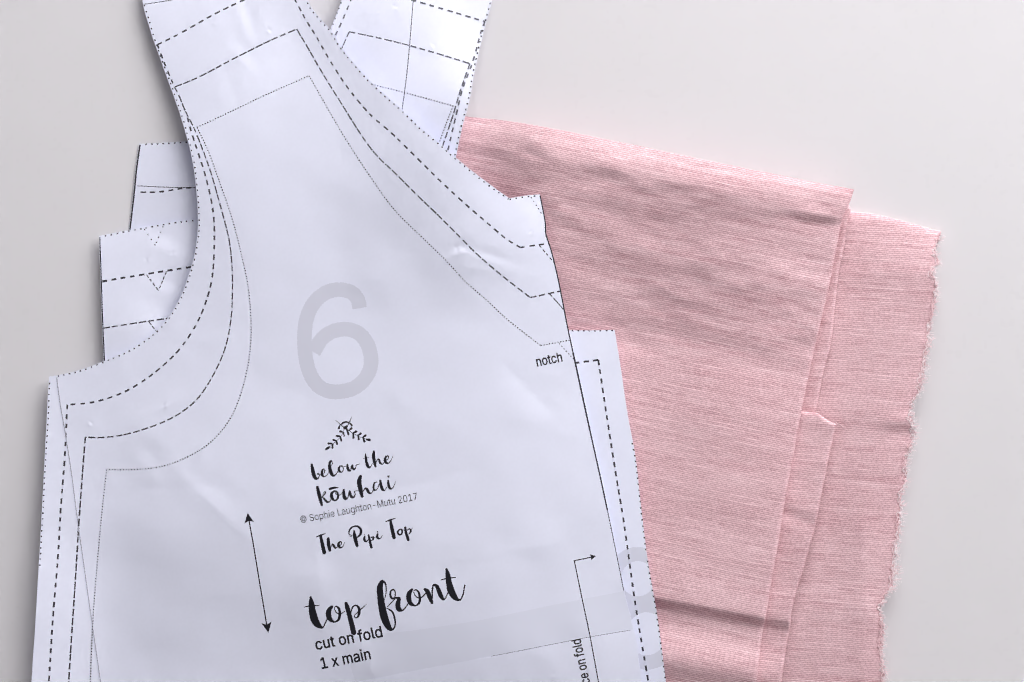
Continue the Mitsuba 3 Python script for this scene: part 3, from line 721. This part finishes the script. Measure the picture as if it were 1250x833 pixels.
NAME = [[(74, 272, 26), (85, 330, 44), (100, 400, 48), (122, 444, 42), (146, 454, 22), (168, 430, 13), (172, 402, 11), (155, 382, 9), (142, 396, 9), (165, 400, 9), (192, 397, 8)],
        [(192, 408, 10), (230, 386, 10), (240, 346, 14), (222, 331, 14), (206, 360, 30), (206, 404, 34), (232, 427, 16), (270, 403, 9), (292, 368, 8)], [(322, 290, 8), (337, 250, 11), (318, 226, 20), (301, 262, 32), (306, 330, 44), (326, 388, 44), (350, 416, 26), (380, 398, 14), (410, 355, 10)],
        [(437, 290, 16), (417, 325, 30), (427, 358, 30), (456, 370, 12), (474, 340, 11), (470, 302, 11), (450, 286, 10), (452, 302, 7), (478, 304, 7), (512, 290, 8)],
        [(526, 276, 24), (529, 310, 32), (546, 347, 34), (566, 348, 18), (576, 300, 14), (590, 281, 20), (593, 318, 28), (611, 333, 24), (632, 310, 13), (640, 280, 11), (682, 264, 6)],
        [(756, 135, 10), (760, 180, 26), (767, 240, 34), (785, 294, 38), (806, 311, 20), (830, 285, 10), (842, 256, 8)], [(728, 195, 6), (760, 188, 10), (797, 182, 6)],
        [(861, 108, 28), (856, 160, 40), (866, 230, 40), (881, 294, 28)], [(890, 250, 10), (906, 212, 14), (925, 208, 22), (939, 250, 28), (966, 267, 16), (1000, 234, 8)],
        [(1000, 222, 10), (1035, 206, 10), (1045, 167, 14), (1022, 166, 18), (1002, 205, 34), (1012, 244, 34), (1040, 257, 18), (1075, 225, 10), (1100, 166, 6)],
        [(146, 557, 34), (161, 620, 46), (181, 700, 46), (203, 784, 30)], [(203, 682, 10), (250, 630, 17), (244, 611, 11), (214, 652, 8)], [(212, 684, 14), (240, 715, 28), (275, 748, 26), (308, 735, 12), (322, 705, 10)],
        [(306, 581, 32), (350, 568, 28), (410, 565, 12)], [(362, 606, 20), (327, 640, 36), (332, 694, 40), (370, 729, 18), (405, 695, 26), (405, 640, 26), (380, 606, 14), (372, 622, 8), (392, 656, 10), (430, 655, 10), (462, 628, 8)],
        [(481, 592, 26), (481, 650, 42), (500, 703, 40), (526, 700, 16), (545, 632, 16), (556, 606, 18), (566, 660, 38), (596, 689, 26), (625, 650, 14), (616, 611, 10), (662, 605, 8)],
        [(692, 424, 40), (676, 480, 56), (690, 580, 56), (712, 673, 36)], [(725, 610, 14), (755, 571, 18), (776, 586, 34), (796, 625, 32), (826, 635, 14), (856, 590, 10)],
        [(906, 494, 8), (876, 496, 16), (857, 545, 24), (866, 594, 24), (896, 589, 12), (930, 520, 14)], [(941, 475, 26), (951, 530, 36), (971, 588, 34), (996, 600, 14), (1022, 556, 10)],
        [(1041, 476, 24), (1046, 530, 34), (1066, 575, 30), (1091, 574, 14), (1120, 530, 10), (1135, 486, 6)], [(1045, 424, 28)]]
add("lettering", mikit.ply(flat_print(brush(NAME, (375, 540), 10.417), zM, INK), "ink"), PM)
SUB = [[(72, 315, 11), (115, 298, 18), (172, 276, 8)], [(120, 302, 28), (135, 380, 40), (160, 490, 44)], [(206, 335, 32), (209, 400, 40), (223, 466, 32)], [(235, 430, 10), (255, 396, 14), (271, 420, 28), (291, 442, 14), (310, 420, 8)],
       [(312, 418, 8), (350, 400, 10), (352, 371, 12), (332, 371, 18), (320, 405, 32), (336, 434, 24), (365, 427, 12), (393, 370, 5)], [(496, 245, 18), (506, 320, 44), (530, 412, 34)],
       [(474, 300, 8), (441, 285, 12), (446, 236, 19), (490, 197, 16), (540, 197, 22), (574, 237, 28), (564, 290, 25), (528, 320, 11)], [(446, 308, 6), (470, 308, 9)], [(615, 312, 20), (611, 345, 28), (630, 367, 18), (658, 342, 8)], [(613, 290, 12)],
       [(660, 294, 18), (671, 350, 28), (690, 430, 30)], [(685, 322, 10), (710, 316, 20), (709, 344, 18), (684, 355, 8)], [(714, 332, 8), (747, 309, 6)], [(762, 282, 20), (756, 315, 28), (775, 334, 18), (800, 320, 8), (812, 296, 5)], [(760, 258, 18)],
       [(855, 141, 10), (905, 122, 17), (956, 104, 9)], [(905, 128, 28), (920, 210, 40), (945, 318, 42)], [(1012, 226, 10), (987, 255, 22), (1001, 287, 20), (1030, 280, 18), (1035, 242, 18), (1014, 224, 10), (1062, 240, 8)],
       [(1071, 208, 26), (1081, 270, 30), (1105, 343, 34)], [(1095, 236, 10), (1120, 222, 16), (1135, 246, 20), (1112, 280, 10)], [(1134, 236, 8), (1155, 210, 4)]]
add("lettering", mikit.ply(flat_print(brush(SUB, (380, 620), 9.259), zM, INK), "ink"), PM)
SPRIG = [[(560, 280, 12), (505, 430, 11), (400, 560, 11), (270, 655, 11)], [(590, 300, 12), (720, 400, 11), (900, 488, 11), (1050, 540, 11)], [(370, 130, 9), (480, 230, 20), (560, 290, 18)], [(705, 62, 9), (660, 170, 20), (622, 245, 16)],
         [(482, 222, 26), (530, 182, 36), (590, 166, 36), (655, 186, 26)], [(452, 248, 30), (436, 300, 44)], [(680, 200, 34), (710, 240, 40)], [(245, 690, 30), (205, 715, 52), (165, 742, 40)], [(285, 618, 30), (225, 622, 50)], [(308, 645, 36), (300, 708, 46)],
         [(385, 560, 26), (325, 545, 46)], [(385, 575, 34), (400, 630, 42)], [(465, 470, 30), (395, 462, 48)], [(470, 480, 34), (488, 558, 40)], [(530, 385, 26), (468, 366, 48)], [(538, 400, 28), (550, 464, 28)], [(560, 290, 66), (605, 262, 44)], [(600, 310, 40), (640, 425, 42)],
         [(655, 345, 26), (702, 300, 48)], [(735, 398, 28), (802, 370, 50)], [(738, 410, 36), (745, 498, 46)], [(842, 448, 28), (897, 410, 48)], [(845, 468, 36), (855, 528, 46)], [(945, 485, 28), (1000, 450, 48)], [(952, 505, 36), (975, 578, 46)], [(1030, 535, 44), (1085, 546, 56)]]
add("emblem", mikit.ply(flat_print(brush(SPRIG, (390, 505), 17.36), zM, INK), "ink"), PM)
labels[PM + "__emblem"] = {"label": "small printed sprig of leaves crossed like a gable"}
# and the plain type
for text, start, end, cap, ink in (("\u00a9 Sophie Laughton-Mutu 2017", (368.6, 637.6), (511, 608.6), 8.6, "ink"), ("cut on fold", (386, 792.4), (468.4, 775.4), 13.4, "ink"), ("1 x main", (392, 816), (454, 802.6), 13.4, "ink"), ("notch", (654.6, 447.4), (686.4, 440.8), 11.4, "ink"), ("place on fold", (723, 847), (707.6, 776), 11.4, "ink")):
    w = type_set(text, (0, 0), (1, 0), cap, cap > 9)[0][:, 0].max()
    length = math.hypot(end[0] - start[0], end[1] - start[1])
    add("lettering", mikit.ply(type_mesh(type_set(text, start, (end[0] - start[0], end[1] - start[1]), cap, cap > 9, length / w), z_print, INK), ink), PM)
tag(PM, "largest white paper pattern, with a grey 6 and black lettering, on top of the others", "paper pattern", GROUP)
